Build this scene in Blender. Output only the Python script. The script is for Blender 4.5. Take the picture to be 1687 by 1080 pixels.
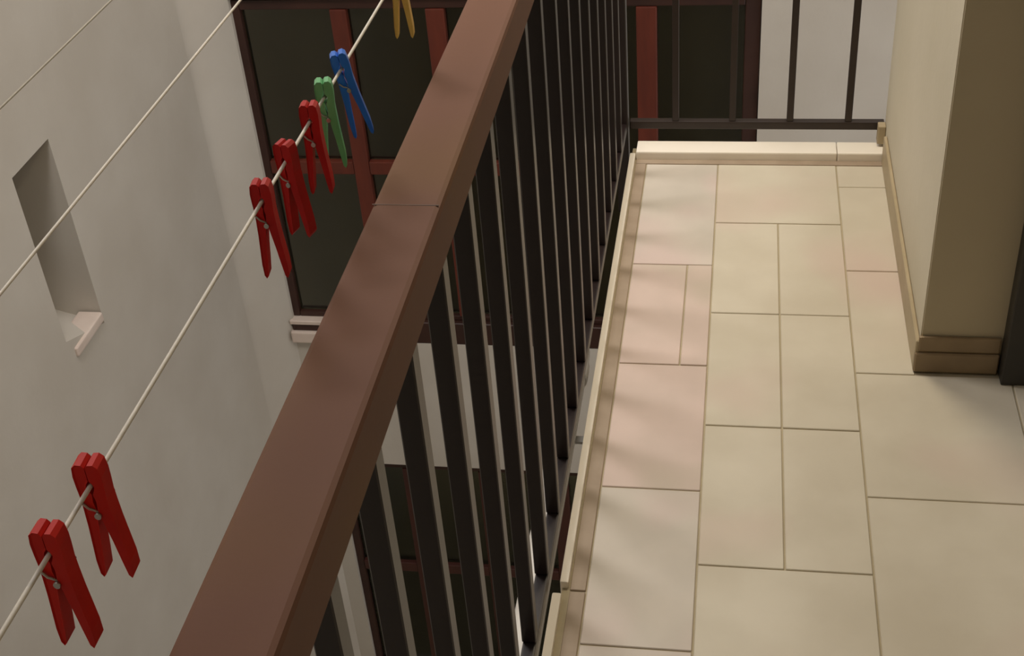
import bpy, bmesh, math, random
from mathutils import Matrix, Vector
random.seed(7)
S = bpy.context.scene
for o in list(bpy.data.objects): bpy.data.objects.remove(o)

# ------------------------------------------------------------------ camera
cam = bpy.data.cameras.new('camera'); cam_o = bpy.data.objects.new('camera', cam)
S.collection.objects.link(cam_o); S.camera = cam_o
cam.sensor_width = 36.0; cam.lens = 46.735; cam.clip_start = 0.02; cam.clip_end = 100
R0 = (0.98620294, 0.14931776, -0.0714701)      # image right
R1 = (0.02955921, -0.58363856, -0.81147537)    # image down
R2 = (-0.16288039, 0.7981668, -0.57999978)     # view direction
m = Matrix(((R0[0], -R1[0], -R2[0], 0), (R0[1], -R1[1], -R2[1], 0), (R0[2], -R1[2], -R2[2], 1.7), (0, 0, 0, 1)))
cam_o.matrix_world = m

# ------------------------------------------------------------------ world and lights
W = bpy.data.worlds.new('night_sky'); S.world = W; W.use_nodes = True
bg = W.node_tree.nodes['Background']; bg.inputs[0].default_value = (1.0, 0.96, 0.93, 1); bg.inputs[1].default_value = 0.68

def area(name, loc, size, power, col, target=None, spread=None):
    l = bpy.data.lights.new(name, 'AREA'); l.shape = 'DISK'; l.size = size; l.energy = power; l.color = col
    o = bpy.data.objects.new(name, l); S.collection.objects.link(o); o.location = loc
    if target is not None:
        o.rotation_euler = (Vector(target) - Vector(loc)).to_track_quat('-Z', 'Y').to_euler()
    return o
area('gallery_ceiling_lamp', (0.08, 2.75, 2.60), 0.34, 22.0, (1.0, 0.87, 0.66))
area('shaft_fill_light', (-1.75, 2.9, 3.3), 0.9, 68.0, (1.0, 0.95, 0.92), target=(-2.0, 5.4, -2.0))  # unseen fill light, added to brighten the shaft wall, cove and facade

S.view_settings.view_transform = 'Standard'; S.view_settings.look = 'None'
S.view_settings.exposure = 0.12; S.view_settings.gamma = 1.0; S.view_settings.use_curve_mapping = False

# ------------------------------------------------------------------ materials
def lin(c): return tuple(((v/255)/12.92 if v/255 <= .04045 else ((v/255+.055)/1.055)**2.4) for v in c) + (1,)
def mat(name, a, b=None, scale=4.0, rough=.6, bump=.0, bscale=60., metal=0., detail=4., c3=None, scale3=1.2, coords='Object', spec=.5, stretch=(1,1,1), rough2=None):
    M = bpy.data.materials.new(name); M.use_nodes = True; nt = M.node_tree; N = nt.nodes; L = nt.links
    p = N['Principled BSDF']; p.inputs['Roughness'].default_value = rough; p.inputs['Metallic'].default_value = metal
    p.inputs['Specular IOR Level'].default_value = spec
    tc = N.new('ShaderNodeTexCoord'); mp = N.new('ShaderNodeMapping'); L.new(tc.outputs[coords], mp.inputs[0]); mp.inputs['Scale'].default_value = stretch
    n = N.new('ShaderNodeTexNoise'); n.inputs['Scale'].default_value = scale; n.inputs['Detail'].default_value = detail; L.new(mp.outputs[0], n.inputs[0])
    r = N.new('ShaderNodeValToRGB'); r.color_ramp.elements[0].color = lin(a); r.color_ramp.elements[1].color = lin(b or a)
    r.color_ramp.elements[0].position = .35; r.color_ramp.elements[1].position = .65
    L.new(n.outputs[0], r.inputs[0]); out = r.outputs[0]
    if c3:
        n3 = N.new('ShaderNodeTexNoise'); n3.inputs['Scale'].default_value = scale3; n3.inputs['Detail'].default_value = 2; L.new(mp.outputs[0], n3.inputs[0])
        r3 = N.new('ShaderNodeValToRGB'); r3.color_ramp.elements[0].position = .52; r3.color_ramp.elements[1].position = .68
        r3.color_ramp.elements[0].color = (0,0,0,1); r3.color_ramp.elements[1].color = (1,1,1,1); L.new(n3.outputs[0], r3.inputs[0])
        mx = N.new('ShaderNodeMix'); mx.data_type = 'RGBA'; L.new(r3.outputs[0], mx.inputs[0]); L.new(out, mx.inputs[6]); mx.inputs[7].default_value = lin(c3); out = mx.outputs[2]
    L.new(out, p.inputs['Base Color'])
    if bump:
        nb = N.new('ShaderNodeTexNoise'); nb.inputs['Scale'].default_value = bscale; nb.inputs['Detail'].default_value = 6; L.new(tc.outputs[coords], nb.inputs[0])
        bp = N.new('ShaderNodeBump'); bp.inputs['Strength'].default_value = bump; bp.inputs['Distance'].default_value = .003; L.new(nb.outputs[0], bp.inputs['Height']); L.new(bp.outputs[0], p.inputs['Normal'])
    return M
PLASTER = mat('white_plaster', (196,189,178), (204,198,188), 2.0, .85, .25, 40., spec=.2)
PLASTER_R = mat('cream_plaster', (196,188,166), (204,196,176), 2.0, .85, .2, 40., spec=.2)
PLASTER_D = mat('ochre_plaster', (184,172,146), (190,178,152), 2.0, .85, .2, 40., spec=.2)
CEIL = mat('ceiling_paint', (215,208,192), (220,213,198), 2.0, .9)
TILE_A = mat('beige_ceramic', (200,191,172), (210,202,184), 5.0, .38, .04, 90., c3=(206,188,174), scale3=2.2)
TILE_B = mat('rosy_beige_ceramic', (203,185,174), (213,193,183), 6.0, .38, .04, 90., c3=(192,182,164), scale3=2.5)
TILE_C = mat('greyish_beige_ceramic', (196,188,176), (207,198,186), 6.0, .38, .04, 90., c3=(208,190,182), scale3=2.6)
GROUT = mat('grey_grout', (172,160,134), (182,169,142), 14., .9, .2)
MARBLE = mat('cream_marble', (240,232,218), (246,238,225), 6., .35, .03)
BORDER = mat('taupe_border_stone', (152,134,114), (166,148,128), 12., .6, .1)
SKIRT = mat('stone_skirting', (164,148,118), (176,160,130), 9., .5)
SKIRT_D = mat('brown_marble_skirting', (132,112,84), (148,127,96), 9., .4)
RAILPAINT = mat('brown_rail_paint', (112,81,68), (118,85,70), 3.5, .6, .05, 120., c3=(118,88,62), scale3=2.2, spec=.15)
RAILSEAM = mat('worn_seam_paint', (82,62,50), (104,78,60), 20., .6)
BARPAINT = mat('dark_brown_metal_paint', (28,18,18), (32,22,21), 9., .34, .03, 120., spec=.6)
FARPAINT = mat('dark_metal_paint', (36,24,18), (42,29,22), 9., .5)
WOODRED = mat('red_brown_varnished_wood', (88,38,27), (102,45,31), 4., .45, .1, 30., stretch=(6,6,1))
WOODLOW = mat('shaded_lower_window', (62,30,24), (72,34,26), 4., .5)  # red-brown window wood with the dimness down the shaft put into its colour
WOODDARK = mat('dark_brown_wood', (50,28,22), (62,36,28), 5., .5)
ROOMDARK = mat('unlit_room', (150,140,120), (160,150,130), 1.0, .9)
SILL = mat('pinkish_marble_sill', (214,196,184), (224,208,196), 8., .45)
STEEL = mat('galvanised_steel', (170,170,168), (190,190,188), 20., .35, metal=1.)
PVC = mat('white_pvc', (225,221,214), (230,227,221), 3., .4)
CORD_D = mat('weathered_grey_cord', (176,170,158), (186,180,168), 90., .7)
CORD = mat('white_plastic_cord', (222,216,206), (232,226,216), 90., .5)
DOORM = mat('dark_green_grey_door', (44,42,36), (52,48,42), 4., .5)
RED = mat('red_peg_plastic', (186,20,8), (200,28,10), 30., .5, spec=.25)
RED2 = mat('deep_red_peg_plastic', (172,10,10), (188,16,12), 30., .45, spec=.3)
BLUE = mat('blue_peg_plastic', (28,104,212), (36,116,222), 30., .35)
GREEN = mat('green_peg_plastic', (100,180,118), (118,194,134), 30., .35)
YELLOW = mat('yellow_peg_plastic', (214,176,84), (224,188,96), 30., .35)
GL = bpy.data.materials.new('window_glass'); GL.use_nodes = True
nt = GL.node_tree; nt.nodes.clear(); ou = nt.nodes.new('ShaderNodeOutputMaterial'); tr = nt.nodes.new('ShaderNodeBsdfTransparent'); gl = nt.nodes.new('ShaderNodeBsdfGlossy')
tr.inputs[0].default_value = (.72,.72,.68,1); gl.inputs['Color'].default_value = (.85,.88,.82,1); gl.inputs['Roughness'].default_value = .12
fr = nt.nodes.new('ShaderNodeFresnel'); fr.inputs[0].default_value = 1.5; mx = nt.nodes.new('ShaderNodeMixShader')
nt.links.new(fr.outputs[0], mx.inputs[0]); nt.links.new(tr.outputs[0], mx.inputs[1]); nt.links.new(gl.outputs[0], mx.inputs[2]); nt.links.new(mx.outputs[0], ou.inputs[0])

# ------------------------------------------------------------------ mesh helpers
def link(name, me, mt, parent=None):
    o = bpy.data.objects.new(name, me); S.collection.objects.link(o)
    if mt and not me.materials: me.materials.append(mt)
    if parent: o.parent = parent
    return o
def boxes(bm, x0, x1, y0, y1, z0, z1):
    vs = [bm.verts.new((x, y, z)) for x in (x0, x1) for y in (y0, y1) for z in (z0, z1)]
    for f in ((0,1,3,2), (4,6,7,5), (0,4,5,1), (2,3,7,6), (0,2,6,4), (1,5,7,3)): bm.faces.new([vs[i] for i in f])
    return vs
def box(name, x0, x1, y0, y1, z0, z1, mt, parent=None, bev=0., seg=2):
    bm = bmesh.new(); boxes(bm, x0, x1, y0, y1, z0, z1)
    bmesh.ops.recalc_face_normals(bm, faces=bm.faces)
    if bev: bmesh.ops.bevel(bm, geom=list(bm.edges), offset=bev, segments=seg, affect='EDGES', profile=.6)
    me = bpy.data.meshes.new(name); bm.to_mesh(me); bm.free()
    if bev:
        for p in me.polygons: p.use_smooth = False
    return link(name, me, mt, parent)
def tube(name, pts, r, mt, parent=None, n=12):
    bm = bmesh.new(); rings = []
    pts = [Vector(p) for p in pts]
    for i, p in enumerate(pts):
        d = (pts[min(i+1, len(pts)-1)] - pts[max(i-1, 0)]).normalized()
        u = d.orthogonal().normalized() if i == 0 else (rings_u - d*rings_u.dot(d)).normalized()
        rings_u = u; w = d.cross(u)
        rings.append([bm.verts.new(p + r*(math.cos(a)*u + math.sin(a)*w)) for a in [2*math.pi*k/n for k in range(n)]])
    for a, b in zip(rings, rings[1:]):
        for k in range(n): bm.faces.new((a[k], a[(k+1)%n], b[(k+1)%n], b[k]))
    bm.faces.new(rings[0][::-1]); bm.faces.new(rings[-1])
    bmesh.ops.recalc_face_normals(bm, faces=bm.faces)
    me = bpy.data.meshes.new(name); bm.to_mesh(me); bm.free()
    for p in me.polygons: p.use_smooth = len(p.vertices) == 4
    return link(name, me, mt, parent)
def empty(name, loc=(0,0,0), **kw):
    o = bpy.data.objects.new(name, None); S.collection.objects.link(o); o.location = loc
    for k, v in kw.items(): o[k] = v
    return o
def tag(o, **kw):
    for k, v in kw.items(): o[k] = v
    return o
def struct(o, label=None):
    o['kind'] = 'structure'
    if label: o['label'] = label
    return o

# ------------------------------------------------------------------ floor: slab, marble edge, tiles
KX = -0.262         # inner side of the raised lip
XW = 0.375          # right wall face
YW = 2.245          # corner where the gallery widens
YF = 3.115          # inner side of far lip
floor = struct(box('floor', -0.275, 1.6, -0.6, 3.18, -0.22, -0.003, GROUT), 'beige tiled gallery floor running away beside the brown railing')
g = .0017
def tile(x0, x1, y0, y1, mt, dz=0.):
    o = box('tile', x0+g, x1-g, y0+g, y1-g, -.012, 0.0+dz, mt, floor, bev=.0012, seg=1); return o
BX = KX + .0025     # border strip start
TX = -0.233         # first tile edge
x1_, xm, x2_, x3_ = -0.047, 0.103, 0.252, 0.556
left = [-.6, -.07, .313, .696, 1.079, 1.461, 1.66, 2.0, 2.227, 2.43, 2.61, 3.09]
lc = [TILE_C, TILE_C, TILE_C, TILE_C, TILE_C, TILE_C, TILE_C, TILE_B, TILE_B, TILE_C, TILE_C]
left = [-.6, -.07, .313, .696, 1.079, 1.461, 1.844, 2.227, 2.61, 3.09]
lc = [TILE_C]*6 + [TILE_B, TILE_B, TILE_C]
for (a, b, mt) in zip(left, left[1:], lc):
    if abs(a-2.227) < .01:
        tile(TX, -.105, a, b, mt); tile(-.105, x1_, a, b, mt, .0004)
    else: tile(TX, x1_, a, b, mt, random.uniform(-.0004, .0004))
mid = [-.6, -.24, .143, .52, .90, 1.275, 1.656, 2.035, 2.42, 2.80, 3.09]
mc = [TILE_C, TILE_C, TILE_C, TILE_C, TILE_C, TILE_A, TILE_A, TILE_A, TILE_A, TILE_A]
for i, (a, b, mt) in enumerate(zip(mid, mid[1:], mc)):
    if i >= 6 and i < 9:
        tile(x1_, xm, a, b, mt, random.uniform(-.0004, .0004)); tile(xm, x2_, a, b, mt, random.uniform(-.0004, .0004))
    else: tile(x1_, x2_, a, b, mt, random.uniform(-.0004, .0004))
right = [-.6, -.05, .33, .71, 1.09, 1.47, 1.85, 2.22, 2.60, 2.98, 3.09]
for a, b in zip(right, right[1:]):
    if b <= 2.23:
        tile(x2_, x3_, a, b, TILE_A, random.uniform(-.0004, .0004)); tile(x3_, x3_+.303, a, b, TILE_A, random.uniform(-.0004, .0004)); tile(x3_+.303, x3_+.606, a, b, TILE_A)
    else: tile(x2_, XW-.004, a, b, TILE_A, random.uniform(-.0004, .0004))
# taupe border strip between lip and tiles, raised marble lip in two runs
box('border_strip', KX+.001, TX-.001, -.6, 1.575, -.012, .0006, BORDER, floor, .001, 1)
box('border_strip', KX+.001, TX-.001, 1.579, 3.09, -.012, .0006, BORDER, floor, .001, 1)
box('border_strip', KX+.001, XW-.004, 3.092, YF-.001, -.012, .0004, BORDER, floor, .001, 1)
box('marble_lip', -.289, -.273, -.6, 1.56, -.05, .012, MARBLE, floor, .003, 2)
box('marble_lip', -.279, -.264, 1.585, 3.128, -.05, .012, MARBLE, floor, .003, 2)
box('marble_lip', -.262, .2545, YF, 3.178, -.04, .022, MARBLE, floor, .004, 2)
box('marble_lip', .2555, XW-.002, YF, 3.178, -.04, .022, MARBLE, floor, .004, 2)

# ------------------------------------------------------------------ right wall with its recess, ceiling
wr = struct(box('wall_right', XW, 1.62, YW, 3.19, -.22, 2.70, PLASTER_R), 'cream wall along the right of the tiled gallery')
# the return of the recess, facing the camera
rt = box('wall_return', XW+.002, 1.6, YW-.004, YW+.01, 0.0, 2.70, PLASTER_D, wr)
struct(box('wall_side', 1.60, 1.72, -.6, YW, -.22, 2.70, PLASTER_R), 'far right wall of the recess')
b1 = struct(box('baseboard_right', XW-.009, XW-.0005, YW-.012, 3.11, .0005, .075, SKIRT, None, .002, 1), 'low stone skirting along the cream right wall')
b2 = struct(box('baseboard_recess', XW-.009, .53, YW-.018, YW-.0045, .0005, .048, SKIRT_D, None, .003, 1), 'dark brown stepped skirting at the foot of the recess wall')
box('upper_moulding', XW-.004, .53, YW-.013, YW-.0045, .0485, .085, SKIRT_D, b2, .004, 2)
struct(box('wall_front', -.33, 1.62, -.72, -.60, -.22, 2.85, PLASTER_R), 'wall closing the gallery behind the camera')
struct(box('wall_shaft_front', -3.25, -.34, -1.15, -1.001, -6.0, 4.0, PLASTER), 'shaft wall behind the camera')
struct(box('wall_shaft_lower', -.339, 1.62, -.72, -.601, -6.0, -.221, PLASTER), 'shaft wall under the near end of the gallery')
struct(box('floor_shaft', -3.25, 1.62, -1.15, 6.3, -6.15, -6.001, GROUT), 'bottom of the light shaft')
struct(box('ceiling', -.33, 1.62, -.6, 3.2, 2.70, 2.85, CEIL), 'gallery ceiling')

d = empty('door_1', (.55, YW-.03, 0)); d['kind'] = 'structure'; d['label'] = 'dark door and frame standing beside the stepped brown skirting'
def dbox(name, x0, x1, y0, y1, z0, z1, mt, par, bev=.003):
    return box(name, x0-.55, x1-.55, y0-YW+.03, y1-YW+.03, z0, z1, mt, par, bev)
dbox('door_frame', .532, .585, YW-.05, YW-.005, .0, 2.1, DOORM, d)
dbox('door_frame', 1.40, 1.45, YW-.05, YW-.005, .0, 2.1, DOORM, d)
dbox('door_frame', .586, 1.399, YW-.05, YW-.005, 2.05, 2.1, DOORM, d)
dl = dbox('door_leaf', .587, 1.398, YW-.04, YW-.008, .004, 2.048, DOORM, d)

# ------------------------------------------------------------------ shaft: left wall with a slit niche
XL = -2.70; D = 6.0
def wall_left():
    bm = bmesh.new()
    ys = [-1.0, 4.06, 4.378, 5.80]; z0, z1 = -6.0, 4.0; n0a, n0b, n1 = -1.39, -1.52, -.621
    def q(*p): bm.faces.new([bm.verts.new(v) for v in p])
    q((XL,ys[0],z0),(XL,ys[1],z0),(XL,ys[1],z1),(XL,ys[0],z1))
    q((XL,ys[1],n1),(XL,ys[2],n1),(XL,ys[2],z1),(XL,ys[1],z1))
    q((XL,ys[1],z0),(XL,ys[2],z0),(XL,ys[2],n0b),(XL,ys[1],n0a))
    q((XL,ys[2],z0),(XL,ys[3],z0),(XL,ys[3],z1),(XL,ys[2],z1))
    DX = XL-.42
    q((XL,ys[1],n0a),(DX,ys[1],n0a),(DX,ys[1],n1),(XL,ys[1],n1))
    q((XL,ys[2],n0b),(XL,ys[2],n1),(DX,ys[2],n1),(DX,ys[2],n0a))
    q((XL,ys[1],n1),(DX,ys[1],n1),(DX,ys[2],n1),(XL,ys[2],n1))
    q((XL,ys[1],n0a),(XL,ys[2],n0b),(DX,ys[2],n0a),(DX,ys[1],n0a))
    q((DX,ys[1],n0a),(DX,ys[2],n0a),(DX,ys[2],n1),(DX,ys[1],n1))
    # coved corner towards the facade
    prev = (XL, 5.80)
    pts = [(XL+.006, 5.823), (XL+.019, 5.845), (XL+.036, 5.865), (XL+.185, 6.004), (XL+.188, 6.07)]
    for p in pts:
        q((prev[0],prev[1],z0),(p[0],p[1],z0),(p[0],p[1],z1),(prev[0],prev[1],z1)); prev = p
    # outer body so that the wall has thickness
    XO = XL-.55
    q((XO,ys[0],z0),(XO,6.3,z0),(XO,6.3,z1),(XO,ys[0],z1)); q((XL,ys[0],z0),(XO,ys[0],z0),(XO,ys[0],z1),(XL,ys[0],z1))
    q((XL,ys[0],z1),(XL,6.0,z1),(XO,6.0,z1),(XO,ys[0],z1))
    bmesh.ops.remove_doubles(bm, verts=bm.verts, dist=1e-4)
    bmesh.ops.recalc_face_normals(bm, faces=bm.faces)
    me = bpy.data.meshes.new('wall_left'); bm.to_mesh(me); bm.free()
    for p in me.polygons: p.use_smooth = abs(p.normal.z) < .01 and p.center.y > 5.79 and p.center.x > XL and p.center.x < XL+.15
    return link('wall_left', me, PLASTER)
wl = struct(wall_left(), 'white plaster wall of the light shaft with a narrow slit niche')
box('niche_sill', XL-.10, XL+.012, 4.10, 4.37, -1.50, -1.452, SILL, wl, .012, 3)

# ------------------------------------------------------------------ facade across the shaft
XE = 0.096      # right end of the windows
def facade():
    o = empty('wall_back', (0, D, 0)); o['kind'] = 'structure'; o['label'] = 'white facade across the shaft with dark red-framed windows'
    def w(name, x0, x1, z0, z1, y0=0., y1=.30, mt=PLASTER): return box(name, x0, x1, y0, y1, z0, z1, mt, o)
    w('wall_panel', XE, 2.2, -6.0, 4.0)
    w('spandrel', -2.80, XE-.001, -3.735, -2.79)
    w('spandrel', -2.80, XE-.001, -.70, .25)
    w('spandrel', -2.80, XE-.001, 2.3, 4.0)
    return o
fac = facade()
def window(name, zt, zb, zm, label, xl=-2.52, wood=WOODRED):
    """window of the facade, zt top, zb bottom, zm transom centre (world z)"""
    o = empty(name, (0, D, 0)); o['kind'] = 'structure'; o['label'] = label
    y = .03
    def b(n, x0, x1, z0, z1, mt, y0=y, y1=y+.07, bev=.006, par=o): return box(n, x0, x1, y0, y1, z0, z1, mt, par, bev)
    b('window_frame', xl, xl+.045, zb, zt, WOODDARK); b('window_frame', XE-.075, XE-.003, zb, zt, WOODDARK)
    b('window_frame', xl+.046, XE-.076, zt-.05, zt, WOODDARK); b('window_frame', xl+.046, XE-.076, zb, zb+.03, WOODDARK)
    xs = [(-2.01, -1.925), (-1.525, -1.43), (-1.06, -.965), (-.495, -.395)]
    for a, c in xs: b('mullion', a, c, zb+.031, zt-.051, wood, y-.006, y+.066)
    ed = [xl+.046] + [v for p in xs for v in p] + [XE-.076]
    for i in range(0, len(ed), 2):
        a, c = ed[i]+.001, ed[i+1]-.001
        if i < 6:
            b('transom', a, c, zm-.038, zm+.038, wood, y-.004, y+.064)
            box('window_pane', a, c, y+.03, y+.038, zb+.031, zm-.039, GL, o); box('window_pane', a, c, y+.03, y+.038, zm+.039, zt-.051, GL, o)
        else:
            box('window_pane', a, c, y+.03, y+.038, zb+.031, zt-.051, GL, o)
    box('inner_room', -2.6, XE+.3, .32, 1.9, zb-.3, zt+.3, ROOMDARK if name != 'window_2' else WOODLOW, o)  # lower window's room uses the darkened colour as painted shade
    # sill
    box('window_sill', -2.53, -2.0, -.035, .12, zb-.15, zb-.075, SILL, o, .008, 2)
    box('sill_recess', -2.52, -2.0, -.012, .12, zb-.074, zb-.032, WOODDARK, o, .003, 1)
    box('upper_sill', -2.53, -2.0, -.02, .12, zb-.031, zb-.002, SILL, o, .005, 1)
    box('lower_frame', -1.999, XE-.004, .0, .12, zb-.149, zb-.002, WOODDARK, o, .005, 1)
    return o
window('window_1', -.72, -2.64, -1.66, 'dark window with red-brown frame behind the clothes pegs')
window('window_2', -3.74, -5.66, -4.67, 'dark lower window seen down between the railing bars', -2.42, WOODLOW)
box('pier', -2.80, -2.4205, 0, .3, -6.0, -3.7355, PLASTER, fac)
window('window_3', 2.30, .45, 1.3, 'upper window of the facade above the picture')

struct(box('wall_below', -.262, 1.6, 2.95, 3.17, -6.0, -.23, PLASTER), 'shaft wall under the end of the gallery')
struct(box('wall_under_gallery', -.10, 1.6, -.6, 2.94, -6.0, -.23, PLASTER), 'shaft wall under the gallery')

# ------------------------------------------------------------------ railing beside the camera
rail = empty('balcony_railing', (-.30, 1.3, 0), label='long brown-painted railing with square bars running beside the tiled floor', category='railing')
def rbox(name, x0, x1, y0, y1, z0, z1, mt, bev=.003, seg=2, par=rail):
    L0 = par.location; return box(name, x0-L0[0], x1-L0[0], y0-L0[1], y1-L0[1], z0-L0[2], z1-L0[2], mt, par, bev, seg)
def handrail():
    # slightly tapering alignment: the near end sits a touch closer to the camera side
    bm = bmesh.new(); prof = {-.55: (-.358, -.281), 1.95: (-.358, -.290), 3.24: (-.356, -.297)}
    rings = []
    for y, (a, b_) in prof.items():
        z1, z0, r = 1.04, .982, .006
        pts = [(a, z0), (b_, z0), (b_, z1-r), (b_-r*.3, z1-r*.3), (b_-r, z1), (a+r, z1), (a+r*.3, z1-r*.3), (a, z1-r)]
        rings.append([bm.verts.new((x+.30, y-1.3, z)) for x, z in pts])
    for A, B in zip(rings, rings[1:]):
        for k in range(8): bm.faces.new((A[k], A[(k+1)%8], B[(k+1)%8], B[k]))
    bm.faces.new(rings[0]); bm.faces.new(rings[-1][::-1])
    bmesh.ops.recalc_face_normals(bm, faces=bm.faces)
    me = bpy.data.meshes.new('handrail'); bm.to_mesh(me); bm.free(); return link('handrail', me, RAILPAINT, rail)
hr = handrail()
box('weld_seam', -.0575, .0105, -.19, -.1885, 1.0395, 1.0403, RAILSEAM, hr)
rbox('bottom_rail', -.312, -.290, -.55, 3.20, .048, .072, BARPAINT)
bar0 = None
for k in range(-8, 16):
    y = .815 + .1475*k
    if bar0 is None:
        bar0 = box('baluster', -.0115, .0115, -.0115, .0115, 0, .91, BARPAINT, rail, .0015, 1); o = bar0
        me = bar0.data
    else:
        o = bpy.data.objects.new('baluster', me); S.collection.objects.link(o); o.parent = rail
    o.location = (-.3015+.30, y-1.3, .0725)
for y in (0.05, 3.19):
    rbox('post', -.318, -.286, y-.016, y+.016, -.20, .981, BARPAINT)

far = empty('end_railing', (.06, 3.19, 0), label='short dark railing closing the far end of the tiled gallery', category='railing')
rbox('bottom_rail', -.283, XW-.002, 3.180, 3.202, .055, .077, FARPAINT, par=far)
rbox('handrail', -.283, XW-.002, 3.155, 3.225, .985, 1.04, RAILPAINT, .005, par=far)
for x in (-.162, -.014, .134, .282):
    rbox('baluster', x-.0085, x+.0085, 3.1825, 3.1995, .0775, .9845, FARPAINT, .001, 1, par=far)
rbox('wall_bracket', XW-.02, XW-.0005, 3.150, 3.179, .030, .080, SKIRT, .003, par=far)

# ------------------------------------------------------------------ white pipe under the gallery edge
pipe = tube('drain_pipe', [(-.417, .6, -.5), (-.417, 2.92, -.5)], .034, PVC, None, 20)
tag(pipe, label='white plastic pipe running low beyond the railing bars', category='pipe')
for y in (1.2, 2.6):
    pc = box('pipe_clip', -.457, -.276, y-.012, y+.012, -.545, -.536, STEEL, pipe, .001, 1)
tube('pipe_collar', [(-.417, 2.80, -.5), (-.417, 2.86, -.5)], .039, PVC, pipe, 20)

# ------------------------------------------------------------------ washing lines
ZC = 1.15
def cord(name, x0, xs, sag, label, rad=.0016, mt=CORD):
    pts = [(x0 + xs*t, -.4 + 3.9*t, ZC + .012 - sag*4*t*(1-t)) for t in [i/24 for i in range(25)]]
    o = tube(name, pts, rad, mt, None, 8)
    tag(o, label=label, category='cord')
    return o
cord('washing_line', -.398, .012, .012, 'white washing line nearest the brown handrail, holding the coloured pegs')
cord('washing_line', -.562, .006, .012, 'middle white washing line crossing in front of the slit niche', .0014)
cord('washing_line', -.728, .024, .012, 'thin washing line in the upper left corner, farthest from the railing', .0011, CORD_D)
for y in (-.4, 3.5):
    t = empty('line_bracket', (-.30, y, 0), label='steel arm holding the far ends of the washing lines' if y > 0 else 'steel arm holding the near ends of the washing lines', category='bracket')
    tube('arm', [(-.10, 0, 1.173), (-.50, 0, 1.173)], .008, STEEL, t)
    tube('upright', [(-.10, 0, .95), (-.10, 0, 1.173)], .008, STEEL, t)
    tube('stay', [(-.10, 0, .95), (.0, (.25 if y < 0 else -.27), .97)], .008, STEEL, t)

# ------------------------------------------------------------------ clothes pegs
def peg_arm_mesh():
    # outline of the +x arm in the x-z plane; the cord passes at the origin
    prof = [(.0003,.0150),(.0022,.0172),(.0062,.0175),(.0092,.0150),(.0102,.0080),(.0100,.0000),(.0094,-.0100),(.0097,-.0200),(.0103,-.0330),(.0115,-.0480),(.0126,-.0620),(.0124,-.0735),
            (.0106,-.0765),(.0084,-.0740),(.0064,-.0600),(.0045,-.0450),(.0026,-.0330),(.0014,-.0250),(.0004,-.0185),(.0012,-.0120),(.0004,-.0060),(.0022,-.0022),(.0030,.0000),(.0022,.0024),(.0003,.0048)]
    bm = bmesh.new(); w = .0060
    lo = [bm.verts.new((x, -w, z)) for x, z in prof]; hi = [bm.verts.new((x, w, z)) for x, z in prof]
    n = len(prof)
    for k in range(n): bm.faces.new((lo[k], lo[(k+1)%n], hi[(k+1)%n], hi[k]))
    f1 = bm.faces.new(lo[::-1]); f2 = bm.faces.new(hi)
    # raised rib along each face
    for f in (f1, f2):
        bmesh.ops.inset_region(bm, faces=[f], thickness=.0013, depth=-.0009)
    bmesh.ops.recalc_face_normals(bm, faces=bm.faces)
    me = bpy.data.meshes.new('peg_arm'); bm.to_mesh(me); bm.free(); return me
ARM = peg_arm_mesh()
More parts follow.
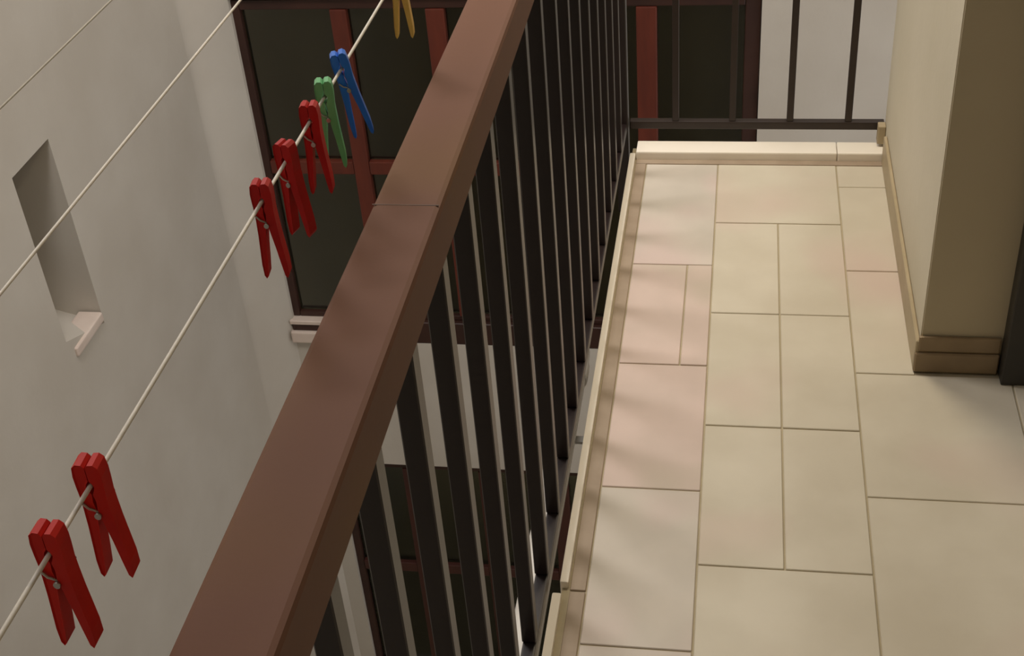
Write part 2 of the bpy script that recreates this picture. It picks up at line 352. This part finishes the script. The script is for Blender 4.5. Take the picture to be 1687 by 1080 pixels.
def spring_mesh():
    bm = bmesh.new(); n = 8; rings = []
    pts = []
    for i in range(41):
        a = i/40*2*math.pi*2.5; pts.append(Vector((.0034*math.cos(a), -.0042+.0084*i/40, -.0225+.0034*math.sin(a))))
    pts = [Vector((-.0085, -.0066, -.013)), Vector((-.005, -.0066, -.017))] + pts + [Vector((.005, .0066, -.017)), Vector((.0085, .0066, -.013))]
    for i, p in enumerate(pts):
        d = (pts[min(i+1, len(pts)-1)] - pts[max(i-1, 0)]).normalized(); u = d.orthogonal().normalized()
        if i: u = (pu - d*pu.dot(d)).normalized()
        pu = u; w = d.cross(u)
        rings.append([bm.verts.new(p + .0009*(math.cos(t)*u + math.sin(t)*w)) for t in [2*math.pi*k/n for k in range(n)]])
    for a, b in zip(rings, rings[1:]):
        for k in range(n): bm.faces.new((a[k], a[(k+1)%n], b[(k+1)%n], b[k]))
    bmesh.ops.recalc_face_normals(bm, faces=bm.faces)
    me = bpy.data.meshes.new('peg_spring'); bm.to_mesh(me); bm.free(); me.materials.append(STEEL); return me
SPR = spring_mesh()
def peg(pos, mt, label, swing=0., turn=0., sc=1.):
    t = empty('clothes_peg', pos, label=label, category='clothes peg', group='clothes pegs on the nearest washing line')
    t.rotation_euler = (0, swing, turn); t.scale = (sc*.88, sc, sc)
    am = ARM.copy(); am.materials.clear(); am.materials.append(mt)
    for s in (0, 1):
        a = bpy.data.objects.new('peg_arm', am); S.collection.objects.link(a); a.parent = t
        if s: a.rotation_euler = (0, 0, math.pi)
    sp = bpy.data.objects.new('spring', SPR); S.collection.objects.link(sp); sp.parent = t
    # metal pivot boss on each face
    for s in (-1, 1):
        b = tube('rivet', [(0, s*.0056, -.0225), (0, s*.0078, -.0225)], .0024, STEEL, t, 12)
    return t
PEGS = [
 (0.515, RED,    'bright red clothes peg closest to the camera, lowest in the picture', 0.03, 0.0, 1.05),
 (0.575, RED,    'second red clothes peg from the near end, just above the lowest one', 0.02, 0.05, 1.05),
 (0.930, RED2,   'lowest red peg in front of the dark window, beside the white wall edge', 0.0, 0.1, 1.0),
 (1.000, RED2,   'middle red peg of the three in front of the dark window', -.04, -.25, 1.0),
 (1.077, RED2,   'upper red clothes peg, right beside the green one', 0.0, 0.1, 1.0),
 (1.127, GREEN,  'pale green clothes peg between the red and the blue pegs', 0.0, .25, 1.0),
 (1.191, BLUE,   'blue clothes peg just above the green peg', -.16, .3, 1.0),
 (1.444, YELLOW, 'yellow clothes peg cut off by the top of the picture', 0.0, .1, 1.0),
]
def line_point(y):
    t = (y+.4)/3.9
    return (-.398+.012*t, y, ZC+.012-.012*4*t*(1-t))
for py, mt, lab, sw, tn, sc in PEGS:
    peg(line_point(py), mt, lab, sw, tn, sc)
